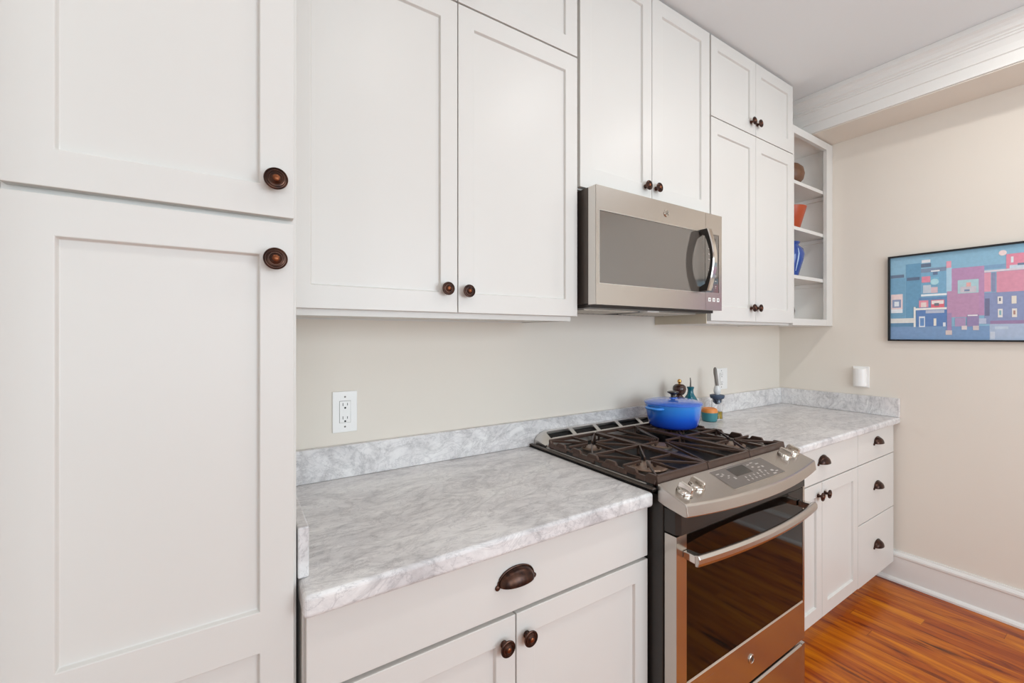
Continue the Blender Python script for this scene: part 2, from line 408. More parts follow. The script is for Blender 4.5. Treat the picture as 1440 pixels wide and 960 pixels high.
def cup(x, z, yf, parent, a=.046, h=.030, d=.026):
    s = MB(); nt, nf = 28, 10; g = []
    for i in range(nt+1):
        t = PI*i/nt; row = []
        for j in range(nf+1):
            f = (PI/2)*j/nf
            row.append(s.bm.verts.new((x + a*.93*math.cos(t), yf - .0015 - d*math.sin(t)**.8*math.sin(f), z - .010 + h*max(math.sin(t), 0)**.85*math.cos(f))))
        g.append(row)
    for i in range(nt):
        for j in range(nf): s.face([g[i][j], g[i+1][j], g[i+1][j+1], g[i][j+1]])
    bmesh.ops.remove_doubles(s.bm, verts=s.bm.verts, dist=1e-5)
    # rim hugging the drawer, ending in two small ears
    rim = [(x + a*math.cos(PI*k/24), yf-.002, z-.010 + (h+.002)*math.sin(PI*k/24)**.85) for k in range(25)]
    o = s.build('cup_pull', M['bronze'], parent, smooth=True, solid=.002)
    r = MB().tube(rim, .0023, 8)
    for sg in (-1, 1):
        r.lathe([(0, 0), (.0062, 0), (.0064, .003), (.004, .005), (0, .0055)], Matrix.Translation((x+sg*(a+.001), yf-.0003, z-.0115)) @ Matrix.Rotation(PI/2, 4, 'X'), 16)
    r.build('pull_rim', M['bronze'], o, smooth=True)
    return o

TOP = 2.744
# ---- pantry
PY = -.600
t = thing('pantry_cabinet', (-.085, -.3, 0), 'tall white pantry cabinet filling the left edge, with two round bronze knobs', 'cabinet')
MB().box(-.272, .0965, PY+.021, -.001, .10, TOP).box(-.272, .0965, PY+.075, -.02, 0, .10).build('carcass', M['cab'], t, bevel=.001)
d = shaker(-.2665, .0905, 1.5795, TOP, PY, 'door', t, rail=.0545); knob(.0607, 1.640, PY, d)
d = shaker(-.2665, .0905, .115, 1.5690, PY, 'door', t, rail=.0585, mids=[(.817, .889)]); knob(.0600, 1.502, PY, d)

# ---- upper cabinets
UY = -.310; UB = 1.4365
def carcass_upper(x0, x1, z0, t, sides=True):
    s = MB(); y0, y1 = UY+.021, -.001
    s.box(x0, x0+.018, y0, y1, z0, TOP).box(x1-.018, x1, y0, y1, z0, TOP)
    s.box(x0+.018, x1-.018, y0, y1, TOP-.018, TOP).box(x0+.018, x1-.018, y1-.008, y1, z0, TOP-.018)
    s.box(x0+.018, x1-.018, y0+.02, y1-.008, z0+.004, z0+.022)
    s.box(x0+.018, x1-.018, y0, y0+.02, z0, z0+.04)
    s.box(x0+.018, x1-.018, y0, y0+.02, TOP-.06, TOP-.018)
    return s.build('carcass', M['cab'], t)
t = thing('upper_cabinet', (.56, -.155, UB), 'white four-door wall cabinet between the tall pantry and the microwave', 'cabinet')
carcass_upper(.1045, 1.007, 1.4195, t)
d = shaker(.1045, .5535, UB, 2.3505, UY, 'door', t); knob(.5160, 1.5040, UY, d)
d = shaker(.5565, 1.0210, UB, 2.3505, UY, 'door', t); knob(.5830, 1.5005, UY, d)
d = shaker(.1045, .5535, 2.3565, TOP, UY, 'door', t); knob(.5160, 2.40, UY, d)
d = shaker(.5565, 1.0210, 2.3565, TOP, UY, 'door', t); knob(.5830, 2.40, UY, d)
t = thing('upper_cabinet', (1.425, -.155, 1.895), 'white two-door wall cabinet directly above the microwave', 'cabinet')
carcass_upper(1.0245, 1.8195, 1.895, t)
d = shaker(1.0345, 1.4190, 1.9000, TOP, UY, 'door', t, rail=.075, toprail=.058); knob(1.3790, 1.9640, UY, d)
d = shaker(1.4220, 1.8160, 1.9000, TOP, UY, 'door', t, rail=.075, toprail=.058, stile=.062); knob(1.4430, 1.9665, UY, d)
t = thing('upper_cabinet', (2.21, -.155, UB), 'white four-door wall cabinet between the microwave and the open shelves', 'cabinet')
carcass_upper(1.8260, 2.5965, 1.4235, t)
MB().box(1.8215, 1.8258, UY+.021, -.002, 1.4235, 1.4745).build('side_panel', M['rawwood'], t)
d = shaker(1.8275, 2.2105, UB, 2.3700, UY, 'door', t, rail=.068); knob(2.1640, 1.5045, UY, d)
d = shaker(2.2130, 2.5975, UB, 2.3700, UY, 'door', t, rail=.068); knob(2.2230, 1.5055, UY, d)
d = shaker(1.8275, 2.2105, 2.3750, TOP, UY, 'door', t, rail=.068, toprail=.055); knob(2.1640, 2.4320, UY, d)
d = shaker(2.2130, 2.5975, 2.3750, TOP, UY, 'door', t, rail=.068, toprail=.055); knob(2.2230, 2.4340, UY, d)

# ---- open shelf unit
t = thing('open_shelf', (2.85, -.155, 1.426), 'narrow white open shelf unit against the end wall holding pottery', 'shelf')
S0, S1, SZ0, SZ1 = 2.5985, XE-.002, 1.426, 2.538
s = MB()
s.box(S0, S0+.015, UY+.02, -.001, SZ0, SZ1).box(S1-.012, S1, UY+.02, -.001, SZ0, SZ1)
s.box(S0+.015, S1-.012, UY+.02, -.001, SZ1-.018, SZ1).box(S0+.015, S1-.012, UY+.02, -.001, SZ0+.018, SZ0+.036).box(S0+.015, S1-.012, -.009, -.001, SZ0+.036, SZ1-.018)
s.build('carcass', M['cabin'], t)
s = MB()
s.box(S0, S0+.013, UY, UY+.0195, SZ0, SZ1).box(S1-.080, S1, UY, UY+.0195, SZ0, SZ1)
s.box(S0+.013, S1-.080, UY, UY+.0195, SZ0, SZ0+.037).box(S0+.013, S1-.080, UY, UY+.0195, SZ1-.042, SZ1)
s.build('face_frame', M['cab'], t, bevel=.0012)
SHELF = [2.2505, 1.9885, 1.7120]
for z in SHELF:
    MB().box(S0+.0155, S1-.0125, UY+.0205, -.0095, z-.020, z).build('shelf', M['cab'], t, bevel=.001)
for z in SHELF:
    MB().box(S1-.030, S1-.0125, UY+.035, -.0095, z-.042, z-.0205).build('shelf_cleat', M['cabin'], t)

# ---- base cabinets
BY = -.617
t = thing('base_cabinet', (.565, -.3, 0), 'white base cabinet left of the stove with one wide drawer above two doors', 'cabinet')
MB().box(.104, 1.022, BY+.021, -.002, .10, .8695).box(.104, 1.022, BY+.085, -.02, 0, .10).build('carcass', M['cab'], t, bevel=.0008)
d = slab(.1085, 1.0235, .7205, .8665, BY, 'drawer', t); cup(.558, .8010, BY, d, a=.050, h=.033)
d = shaker(.1085, .5570, .1150, .7110, BY, 'door', t); knob(.5240, .6545, BY, d)
d = shaker(.5605, 1.0235, .1150, .7110, BY, 'door', t); knob(.5880, .6535, BY, d)
t = thing('base_cabinet', (2.45, -.3, 0), 'white base cabinet right of the stove with two doors and a stack of drawers', 'cabinet')
RY = -.610
MB().box(1.806, XE-.024, RY+.021, -.002, .105, .8770).box(1.806, XE-.036, RY+.09, RY+.11, 0.0, .105).box(1.806, 1.83, RY+.11, -.02, 0.0, .105).build('carcass', M['cab'], t, bevel=.0008)
def Rz(z): return 1.37-(1.37-z)*(1.466+RY)/(1.466-.62)
d = slab(1.808, 2.5845, .7225, .8755, RY, 'drawer', t); cup(2.196, .8130, RY, d, a=.044, h=.031)
d = shaker(1.808, 2.1900, .1165, .7175, RY, 'door', t); knob(2.1480, .6665, RY, d)
d = shaker(2.1930, 2.5845, .1165, .7175, RY, 'door', t); knob(2.2150, .6655, RY, d)
d = slab(2.5890, XE-.026, .7225, .8755, RY, 'drawer', t); cup(2.836, .8140, RY, d, a=.044, h=.031)
d = slab(2.5890, XE-.026, .4245, .7180, RY, 'drawer', t); cup(2.836, .5820, RY, d, a=.044, h=.031)
d = slab(2.5890, XE-.026, .1120, .4200, RY, 'drawer', t); cup(2.836, .2740, RY, d, a=.044, h=.031)

# ------------------------------------------------------------------ marble
CT = .914
CY0, CY1 = -.642, -.634
o = MB().prism([(.101, -.002), (.101, CY0), (1.0205, CY0), (1.0205, -.002)], 'z', .8725, CT).build('countertop', M['marble'], bevel=.009, seg=4, origin=(.56, -.32, .8725))
tag(o, 'grey veined marble worktop left of the stove, beside the tall pantry', 'countertop')
o = MB().box(1.8095, XE-.002, CY1, -.002, .8805, CT).build('countertop', M['marble'], bevel=.009, seg=4, origin=(2.45, -.32, .8805))
tag(o, 'grey veined marble worktop right of the stove, running to the end wall', 'countertop')
o = MB().box(.1205, XE-.0225, -.0215, -.0015, CT+.0008, 1.0180).build('backsplash', M['marble'], bevel=.0015, origin=(1.6, -.01, CT))
tag(o, 'long low grey marble backsplash strip along the back wall behind the stove', 'backsplash')
o = MB().box(XE-.0215, XE-.0015, CY1+.002, -.0015, CT+.0008, 1.0180).build('backsplash', M['marble'], bevel=.0015, origin=(XE-.01, -.3, CT))
tag(o, 'grey marble backsplash strip on the end wall below the white wall device', 'backsplash')
o = MB().box(.0995, .1190, -.5765, -.0015, CT+.0008, 1.0100).build('backsplash', M['marble'], bevel=.003, origin=(.11, -.3, CT))
tag(o, 'short grey marble side splash standing against the tall pantry', 'backsplash')

# ------------------------------------------------------------------ emblem and lettering helpers
def text_mesh(txt, size, mtx, shear=0.0, ext=.0002):
    cu = bpy.data.curves.new('lettering', 'FONT'); cu.body = txt; cu.size = size; cu.extrude = ext; cu.shear = shear
    cu.align_x = 'CENTER'; cu.align_y = 'CENTER'
    o = bpy.data.objects.new('lettering', cu); C.objects.link(o)
    dg = bpy.context.evaluated_depsgraph_get()
    me = bpy.data.meshes.new_from_object(o.evaluated_get(dg))
    me.transform(mtx); bpy.data.objects.remove(o); bpy.data.curves.remove(cu)
    return me
def add_mesh(b, me, mi):
    b.bm.from_mesh(me)
    b.bm.faces.ensure_lookup_table()
    for f in b.bm.faces[-len(me.polygons):]: f.material_index = mi
    bpy.data.meshes.remove(me)
def emblem(x, y, z, r, parent):
    """round raised badge with a ring and cursive monogram, facing -y"""
    R = Matrix.Translation((x, y, z)) @ Matrix.Rotation(PI/2, 4, 'X')
    b = MB(); b.lathe([(0, 0), (r, 0), (r, .0025), (r*.93, .0035), (r*.84, .0035), (r*.80, .0022), (0, .0022)], R, 40)
    o = b.build('emblem', M['chrome'], parent, smooth=True)
    s = MB(); add_mesh(s, text_mesh('GE', r*1.0, R @ Matrix.Translation((0, 0, .0026)), .25, .0003), 0)
    for k in range(4):
        a = PI/4+k*PI/2; pts = [R @ Vector((r*.62*math.cos(a+q*.5), r*.62*math.sin(a+q*.5), .0028)) for q in (-1, -.5, 0, .5, 1)]
        s.tube(pts, r*.045, 6)
    s.build('monogram', M['inkdark'], o)
    return o

# ------------------------------------------------------------------ microwave
MX0, MX1, MY, MZ0, MZ1 = 1.0385, 1.7860, -.386, 1.4760, 1.8865
t = thing('microwave', ((MX0+MX1)/2, -.2, MZ0), 'stainless over-the-range microwave with dark glass door and curved handle', 'microwave')
s = MB(); s.box(MX0, MX1, -.345, -.003, MZ0+.004, MZ1+.001)
s.build('body', M['sidemetal'], t, bevel=.002)
s = MB(); s.box(MX0+.004, MX1-.01, -.352, -.0035, MZ0-.010, MZ0+.0035).box(MX0+.02, MX1-.02, -.10, -.05, MZ0-.014, MZ0-.010)
s.build('bottom_plate', M['blackmetal'], t, bevel=.0015)
for k, (a, b_) in enumerate([(1.07, 1.36), (1.45, 1.74)]):
    s = MB(); s.box(a, b_, -.29, -.06, MZ0-.0135, MZ0-.0102)
    for q in range(9): s.box(a+.02+q*.03, a+.026+q*.03, -.28, -.07, MZ0-.0150, MZ0-.0134)
    s.build('grease_filter', M['steelv'], t)
s = MB(); s.box(1.37, 1.44, -.33, -.29, MZ0-.0140, MZ0-.0102); s.build('cooktop_lamp', M['lens'], t, bevel=.001)
DX = 1.6660
# door: steel frame round the dark window, built as four rails
s = MB(); y0, y1 = MY, -.347
wz0, wz1, wx0, wx1 = 1.5500, 1.8010, 1.0545, DX
s.box(MX0, wx0, y0, y1, MZ0, MZ1).box(wx0, DX, y0, y1, MZ0, wz0).box(wx0, DX, y0, y1, wz1, MZ1)
d = s.build('door', M['steel'], t)
MB().box(MX0-.0012, MX0-.0001, y0+.002, y1-.002, MZ0+.001, MZ1-.001).build('door_edge', M['steelv'], d)
MB().box(wx0+.0005, wx1-.0005, y0+.0018, y1, wz0+.0005, wz1-.0005).build('window', M['mwglass'], d)
s = MB()
s.box(wx0-.0025, wx0, y0-.0006, y0-.0001, wz0-.0025, wz1+.0025).box(wx0, DX-.001, y0-.0006, y0-.0001, wz0-.0025, wz0).box(wx0, DX-.001, y0-.0006, y0-.0001, wz1, wz1+.0025)
s.build('window_trim', M['steelv'], d)
emblem(1.411, MY-.0002, 1.8435, .0140, d)
s = MB(); hx = 1.640; pts = []
prof_o, prof_i = [], []
for k in range(17):
    q = k/16; z = 1.5525+q*(1.8075-1.5525)
    yo = MY-.034-.026*math.sin(PI*q); prof_o.append((yo, z)); 
for k in range(15):
    q = (k+.6)/15.2; z = 1.5725+q*(1.7875-1.5725)
    prof_i.append((MY-.024-.024*math.sin(PI*(k/14)), z))
poly = [(MY-.0005, 1.5525)] + prof_o + [(MY-.0005, 1.8075), (MY-.0005, 1.7895)] + prof_i[::-1] + [(MY-.0005, 1.5705)]
h = MB().prism(poly, 'x', hx-.016, hx+.012).build('handle', M['blackmetal'], d, bevel=.001)
s = MB(); n = len(prof_o)
A = [[s.bm.verts.new((x, y-dy, z)) for (y, z) in prof_o] for x, dy in ((hx-.016, .0004), (hx-.012, .0042), (hx+.008, .0042), (hx+.012, .0004))]
for a, b_ in zip(A, A[1:]):
    for k in range(n-1): s.face([a[k], a[k+1], b_[k+1], b_[k]])
s.build('handle_face', M['chrome'], h, smooth=True)
# control panel
s = MB(); s.box(DX+.0015, MX1, y0, y1, MZ0, wz0+.002).box(DX+.0015, MX1, y0, y1, wz1, MZ1).box(1.7640, MX1, y0, y1, wz0+.002, wz1)
p = s.build('control_panel', M['steel'], t)
MB().box(DX+.002, 1.7635, y0+.0015, y1, wz0+.0025, wz1-.0005).build('keypad', M['mwglass'], p)
s = MB()
s.mi = 0
s.box(1.69, 1.742, y0+.0006, y0+.0014, 1.755, 1.785)
s.build('display', M['screen'], p)
s = MB()
for r_ in range(8):
    for c_ in range(3):
        if (r_*3+c_) % 5 == 4: continue
        x = 1.688+c_*.024; z = 1.735-r_*.0225
        s.box(x, x+.011, y0+.0006, y0+.0014, z, z+.0035)
        if r_ % 2: s.box(x+.002, x+.009, y0+.0006, y0+.0014, z-.006, z-.004)
s.build('key_print', M['ink'], p)
for k in range(3):
    s = MB(); s.box(1.686+k*.031, 1.704+k*.031, y0-.0008, y0-.0001, 1.5130, 1.5290)
    s.mi = 1; s.box(1.693+k*.031, 1.6985+k*.031, y0-.0010, y0-.0009, 1.517, 1.525)
    s.build('feature_sticker', [M['plastic'], M['inkdark']], p)

# ------------------------------------------------------------------ range (stove)
RX0, RX1 = 1.0350, 1.8000
t = thing('stove', ((RX0+RX1)/2, -.35, 0), 'stainless slide-in gas stove with black grates and a curved oven handle', 'stove')
MB().box(RX0, RX1-.002, -.662, -.046, .03, .905).build('body', M['blackmetal'], t, bevel=.002)
for x in (RX0+.03, RX1-.06):
    for y in (-.62, -.08): MB().lathe([(.018, 0.0), (.018, .012), (.010, .014), (.010, .03)], Matrix.Translation((x+.01, y, 0)), 16).build('foot', M['blackmetal'], t)
# cooktop pan
s = MB(); s.box(RX0-.0200, RX1+.0200, -.643, -.0235, CT+.0012, CT+.0065)
s.build('cooktop', M['pan'], t, bevel=.002)
for a, b_ in ((RX0-.0205, RX0-.006), (RX1+.006, RX1+.0205)):
    MB().box(a, b_, -.6435, -.024, CT+.0066, CT+.0125).build('cooktop_rim', M['sidemetal'], t, bevel=.002)
for a, b_ in ((RX0, RX0+.006), (RX1-.006, RX1)):
    MB().box(a, b_, -.60, -.11, CT+.0066, CT+.0110).build('spill_edge', M['steelv'], t, bevel=.001)
# rear vent trim: a ramped steel cover with five slots
vx0, vx1 = RX0+.006, RX1-.006
def vent():
    s = MB(); N = 60
    y_b, y_t, y_f = -.026, -.050, -.100
    holes = [(vx0+.040+k*.1390, vx0+.040+k*.1390+.118) for k in range(5)]
    # front lip, top ridge, ribs between the slots
    zt, zf = CT+.056, CT+.030
    def zz(x):  # ends dip down
        e = min(x-vx0, vx1-x)/.05
        return min(1, max(0, e))**.5
    xs = sorted(set([vx0+(vx1-vx0)*k/N for k in range(N+1)] + [h for p in holes for h in p]))
    def P(x, row):
        k = .35+.65*zz(x)
        return {0: (x, y_f-.004, CT+.0075), 1: (x, y_f, CT+.0075+(zf-CT-.0075)*k), 2: (x, y_f+.018, CT+.0075+(zf+.007-CT-.0075)*k),
                3: (x, y_t, CT+.0075+(zt-CT-.0075)*k), 4: (x, y_b, CT+.0075+(zt-CT-.0075)*k), 5: (x, y_b, CT+.0075)}[row]
    V = [[s.bm.verts.new(P(x, r)) for r in range(6)] for x in xs]
    for i in range(len(xs)-1):
        mid = (xs[i]+xs[i+1])/2
        for r in range(5):
            if r == 2 and any(a < mid < b for a, b in holes): continue
            s.face([V[i][r], V[i+1][r], V[i+1][r+1], V[i][r+1]])
    s.face(V[0]); s.face(V[-1][::-1])
    return s.build('vent_trim', M['steelv'], t, smooth=True, solid=.003)
vt = vent()
MB().prism([(-.080, CT+.0080), (-.080, CT+.020), (-.052, CT+.042), (-.034, CT+.042), (-.034, CT+.0080)], 'x', vx0+.02, vx1-.02).build('vent_recess', M['gasket'], vt)
# burners
BUR = [(1.160, -.235, .038), (1.155, -.512, .060), (1.4175, -.36, .042), (1.670, -.235, .038), (1.665, -.505, .046)]
for x, y, r in BUR:
    b = MB().lathe([(0, CT+.007), (r+.020, CT+.007), (r+.018, CT+.0085), (r-.004, CT+.012), (r-.006, CT+.018), (0, CT+.018)], Matrix.Translation((x, y, 0)), 36).build('burner', M['sidemetal'], t, smooth=True)
    MB().lathe([(0, CT+.0182), (r, CT+.0182), (r+.001, CT+.021), (r-.003, CT+.0245), (r*.6, CT+.0255), (0, CT+.0258)], Matrix.Translation((x, y, 0)), 36).build('burner_cap', M['cap'], b, smooth=True)
# cast iron grates
GT = .9560
def grate(x0, x1, cs, left, right):
    s = MB(); ya, yb = -.632, -.118; zt = GT-.005; H = .009; W = .0075
    s.bar((x0, ya, zt), (x1, ya, zt), .010, .012); s.bar((x0, yb, zt), (x1, yb, zt), .010, .012)
    def rail(x):
        top = []; n = 6; L_ = (yb-ya)/n
        for k in range(n):
            a_ = ya+k*L_
            top += [(a_+L_*.06, GT), (a_+L_*.36, GT), (a_+L_*.46, GT-.012), (a_+L_*.82, GT-.012), (a_+L_*.92, GT)]
        s.prism([(ya, GT)] + top + [(yb, GT), (yb, GT-.020), (ya, GT-.020)], 'x', x-.005, x+.005)
    for x, outer in ((x0, left), (x1, right)):
        if outer: rail(x)
        else: s.bar((x, ya, zt), (x, yb, zt), .010, .012)
    # deep sloped skirts at the front and along the outer side
    s.prism([(ya-.004, GT-.001), (ya+.006, GT-.001), (ya+.001, CT+.012), (ya-.010, CT+.012)], 'x', x0-.004, x1+.004)
    for side, x, sg in ((left, x0, -1), (right, x1, 1)):
        if side:
            n = 14; ys = [ya+(yb-ya)*k/n for k in range(n+1)]
            for k in range(n):
                low = CT+.016 if k % 4 != 2 else CT+.025
                s.prism([(x, GT-.013), (x+sg*.005, GT-.013), (x+sg*.010, low), (x+sg*.004, low)], 'y', ys[k], ys[k+1])
    for cx, cy in cs:
        ylo, yhi = (ya, -.36) if cy < -.36 else ((-.36, yb) if cy > -.36 else (ya, yb))
        if len(cs) == 1: ylo, yhi = ya, yb
        tg = [(x0, ylo), (x1, ylo), (x0, yhi), (x1, yhi), (cx, ylo), (cx, yhi), (x0, cy), (x1, cy)]
        for tx, ty in tg:
            dv = Vector((tx-cx, ty-cy, 0)); L_ = dv.length; dv.normalize(); a = .022 if L_ < .2 else .03
            s.bar((cx+dv.x*a, cy+dv.y*a, zt+.0005), (tx, ty, zt+.0005), W*.72, H)
            m_ = Vector((cx, cy, 0))+dv*(a+.008)
            s.bar((m_.x, m_.y, zt-.004), (m_.x+dv.x*.012, m_.y+dv.y*.012, zt-.010), W*.8, .008)
    if len(cs) == 2:
        s.bar((x0, -.36, zt), (x1, -.36, zt), W, H+.002)
    for x in (x0+.006, x1-.006):
        for y in (ya+.012, yb-.008, -.36): s.lathe([(.006, CT+.0068), (.005, GT-.008)], Matrix.Translation((x, y, 0)), 10)
    return s.build('grate', M['iron'], t, bevel=.0012, seg=1)
grate(1.046, 1.2865, [(1.160, -.235), (1.155, -.500)], True, False)
grate(1.2985, 1.5365, [(1.4175, -.36)], False, False)
grate(1.5485, 1.789, [(1.670, -.235), (1.665, -.500)], False, True)
# sloping bowed control panel
SL = .33
def ptop(y): return .938+(y+.643)*SL
def yfront(x): q = (x-1.4175)/.3825; return -.7405-.030*(1-q*q)
s = MB(); N = 24; rows = []
for k in range(N+1):
    x = 1.0325+(1.8025-1.0325)*k/N; yf = yfront(x)
    sec = [(-.6445, .938), (yf+.003, ptop(yf+.003)), (yf, ptop(yf)-.004), (yf-.004, ptop(yf)-.033), (yf+.006, ptop(yf)-.036), (-.6700, .880), (-.6445, .888)]
    rows.append([s.bm.verts.new((x, y, z)) for y, z in sec])
for a, b_ in zip(rows, rows[1:]):
    for k in range(7): s.face([a[k], a[(k+1) % 7], b_[(k+1) % 7], b_[k]])
s.face(rows[0][::-1]); s.face(rows[-1])
cp = s.build('control_panel', M['steel'], t, bevel=.003, seg=3)
SLM = Matrix.Translation((0, -.643, .938)) @ Matrix.Rotation(math.atan(SL), 4, 'X')   # local: x right, y up the slope, z out of it
def on_slope(x0, x1, v0, v1, z0, z1, b):
    vs = [b.bm.verts.new(SLM @ Vector((x, v, z))) for z in (z0, z1) for x, v in ((x0, v0), (x1, v0), (x1, v1), (x0, v1))]
    for f in ((0,3,2,1),(4,5,6,7),(0,1,5,4),(1,2,6,5),(2,3,7,6),(3,0,4,7)): b.face([vs[i] for i in f])
b = MB(); on_slope(1.262, 1.576, -.1065, -.0140, -.001, .0009, b); bez = b.build('display_bezel', M['chrome'], cp)
b = MB(); on_slope(1.265, 1.573, -.1045, -.0160, .001, .0015, b); dp = b.build('display_panel', M['panelglass'], cp)
b = MB(); on_slope(1.345, 1.440, -.0640, -.0240, .0016, .0019, b); b.build('screen', M['screen'], dp)
b = MB()
for r_ in range(2):
    for c_ in range(6): on_slope(1.372+c_*.024-r_*.008, 1.378+c_*.024-r_*.008, -.0800-r_*.0130, -.0730-r_*.0130, .0016, .0019, b)
b.build('button_print', M['ink'], dp)
b = MB()
for (x, v, w_, h_) in [(1.275,-.032,.016,.004),(1.283,-.043,.012,.004),(1.300,-.036,.006,.008),(1.312,-.050,.010,.004),(1.325,-.062,.008,.010),(1.300,-.058,.010,.003)]:
    on_slope(x, x+w_, v-h_, v, .0016, .0019, b)
b.build('menu_print', M['ink'], dp)
b = MB()
for (x, v, w_, h_) in [
                       (1.455,-.030,.014,.004),(1.480,-.026,.016,.004),(1.500,-.036,.018,.004),(1.462,-.044,.012,.005),(1.486,-.052,.014,.004),(1.510,-.052,.010,.007),
                       (1.470,-.064,.012,.006),(1.520,-.078,.014,.008),(1.535,-.088,.016,.004),(1.510,-.094,.018,.005)]:
    on_slope(x, x+w_, v-h_, v, .0016, .0019, b)
b.build('panel_print', M['ink'], dp)
def stove_knob(x, v, rot):
    m = SLM @ Matrix.Translation((x, v, 0)) @ Matrix.Rotation(rot, 4, 'Z')
    o = MB().lathe([(0, .0002), (.0235, .0002), (.0240, .003), (.0225, .0075), (.019, .0105), (0, .0120)], m, 36).build('knob', M['chrome'], cp, smooth=True)
    b = MB(); n = 12; A = []; w_ = .0045
    pr = [(-.0215, .004), (-.0215, .022), (-.018, .0265), (.018, .0265), (.0215, .022), (.0215, .004)]
    a_ = [b.bm.verts.new(m @ Vector((-w_*(1.5 if z < .01 else 1), y, z))) for y, z in pr]
    c_ = [b.bm.verts.new(m @ Vector((w_*(1.5 if z < .01 else 1), y, z))) for y, z in pr]
    b.face(a_[::-1]); b.face(c_)
    for i in range(6): b.face([a_[i], a_[(i+1) % 6], c_[(i+1) % 6], c_[i]])
    b.build('grip', M['chrome'], o, bevel=.0012)
    MB().lathe([(0, -.0006), (.0265, -.0006), (.0265, .0001), (0, .0001)], m, 36).build('knob_ring', M['gasket'], o)
    return o
stove_knob(1.081, -.0600, .12); stove_knob(1.146, -.0540, .12); stove_knob(1.700, -.0390, .12); stove_knob(1.765, -.0350, .12)
# black recessed body under the panel
s = MB(); xa, xb = RX0+.004, RX1-.004
s.prism([(xa, -.6630), (xa, -.700), (xa+.012, -.712), (xb-.012, -.712), (xb, -.700), (xb, -.6630)], 'z', .8070, .8745).build('panel_base', M['blackmetal'], t, bevel=.001)
# oven door
DZ0, DZ1, DYF, DYB = .2325, .8030, -.7050, -.6660
gx0, gx1, gz0, gz1 = 1.0840, 1.7860, .3760, .7990
s = MB(); s.box(RX0+.003, gx0, DYF, DYB, DZ0, DZ1).box(gx1, RX1, DYF, DYB, DZ0, DZ1).box(gx0, gx1, DYF, DYB, DZ0, gz0).box(gx0, gx1, DYF+.004, DYB, gz1, DZ1)
od = s.build('oven_door', M['steel'], t)
MB().box(gx0+.0005, gx1-.0005, DYF+.0012, DYB-.002, gz0+.0005, gz1-.0005).build('window', M['ovenglass'], od)
s = MB().prism([(DYF-.0001, gz0-.0040), (DYF-.0016, gz0-.0034), (DYF+.0011, gz0+.0016), (DYF+.0011, gz0-.0002)], 'x', gx0+.001, gx1-.001); s.build('window_trim', M['chrome'], od)
emblem(1.426, DYF-.0002, .3060, .0150, od)
s = MB(); n = 25; pts = []
R_ = []
for k in range(n):
    q = -1+2*k/(n-1); x = 1.4195+q*.355; y = -.7500-.026*(1-q*q)
    sec = [(y+.008, .7620), (y-.003, .7660), (y-.009, .7560), (y-.0095, .7440), (y-.005, .7330), (y+.007, .7300)]
    sec = [(a, b__ ) for a, b__ in sec]
    R_.append([s.bm.verts.new((x, a, b__)) for a, b__ in sec])
for a, b_ in zip(R_, R_[1:]):
    for k in range(6): s.face([a[k], a[(k+1) % 6], b_[(k+1) % 6], b_[k]])
s.face(R_[0][::-1]); s.face(R_[-1])
h = s.build('handle', M['steel'], od, bevel=.0035, seg=3)
for x in (1.0800, 1.7590):
    MB().prism([(DYF-.0005, .738), (DYF-.0005, .758), (-.7440, .760), (-.7440, .736)], 'x', x-.012, x+.012).build('handle_post', M['chrome'], h, bevel=.002)
# drawer with a scooped top edge
s = MB(); s.prism([(-.706, .055), (-.706, .2120), (-.700, .2165), (-.694, .2165), (-.690, .205), (-.690, .150), (-.666, .150), (-.666, .055)], 'x', RX0+.020, RX1-.020)
s.box(RX0+.003, RX0+.020, -.706, -.666, .055, .2165).box(RX1-.020, RX1, -.706, -.666, .055, .2165)
s.build('drawer', M['steel'], t, bevel=.0015)

# ------------------------------------------------------------------ dutch oven on the rear grate
def place(x, y, z): return Matrix.Translation((x, y, z))
PX, PYY, PZ = 1.672, -.222, GT+.0012
t = thing('dutch_oven', (PX, PYY, PZ), 'round blue enamelled casserole with black knob standing on the stove grate', 'pot')
m = place(PX, PYY, PZ)
MB().lathe([(0, 0), (.088, 0), (.100, .004), (.107, .014), (.114, .050), (.120, .096), (.1225, .102), (.1215, .104), (.117, .104), (.110, .055), (.100, .012), (0, .010)], m, 64).build('pot_body', M['enamel'], t, smooth=True, origin=(PX, PYY, PZ))
for sg in (0, PI):
    a0 = math.radians(176)+sg
    pts = []; rr = []
    for k in range(13):
        q = -1+k/6; a = a0+q*.36; R__ = .1155+.026*(1-q**4)
        pts.append((PX+R__*math.cos(a), PYY+R__*math.sin(a), PZ+.0905)); rr.append(.0068)
    MB().tube(pts, rr, 10, ry=.0062).build('side_handle', M['enamel'], t, smooth=True, origin=(PX, PYY, PZ))
ld = MB().lathe([(.1235, .1046), (.1260, .1055), (.1262, .1095), (.1225, .1125), (.105, .1180), (.075, .1235), (.040, .1265), (.018, .1275), (.016, .1310), (0, .1315)], m, 64).build('lid', M['lid'], t, smooth=True)
MB().lathe([(0, .1316), (.011, .1316), (.0095, .136), (.0105, .144), (.0200, .149), (.0255, .153), (.0250, .1565), (.014, .1590), (0, .1595)], m, 36).build('lid_knob', M['knobblack'], ld, smooth=True)

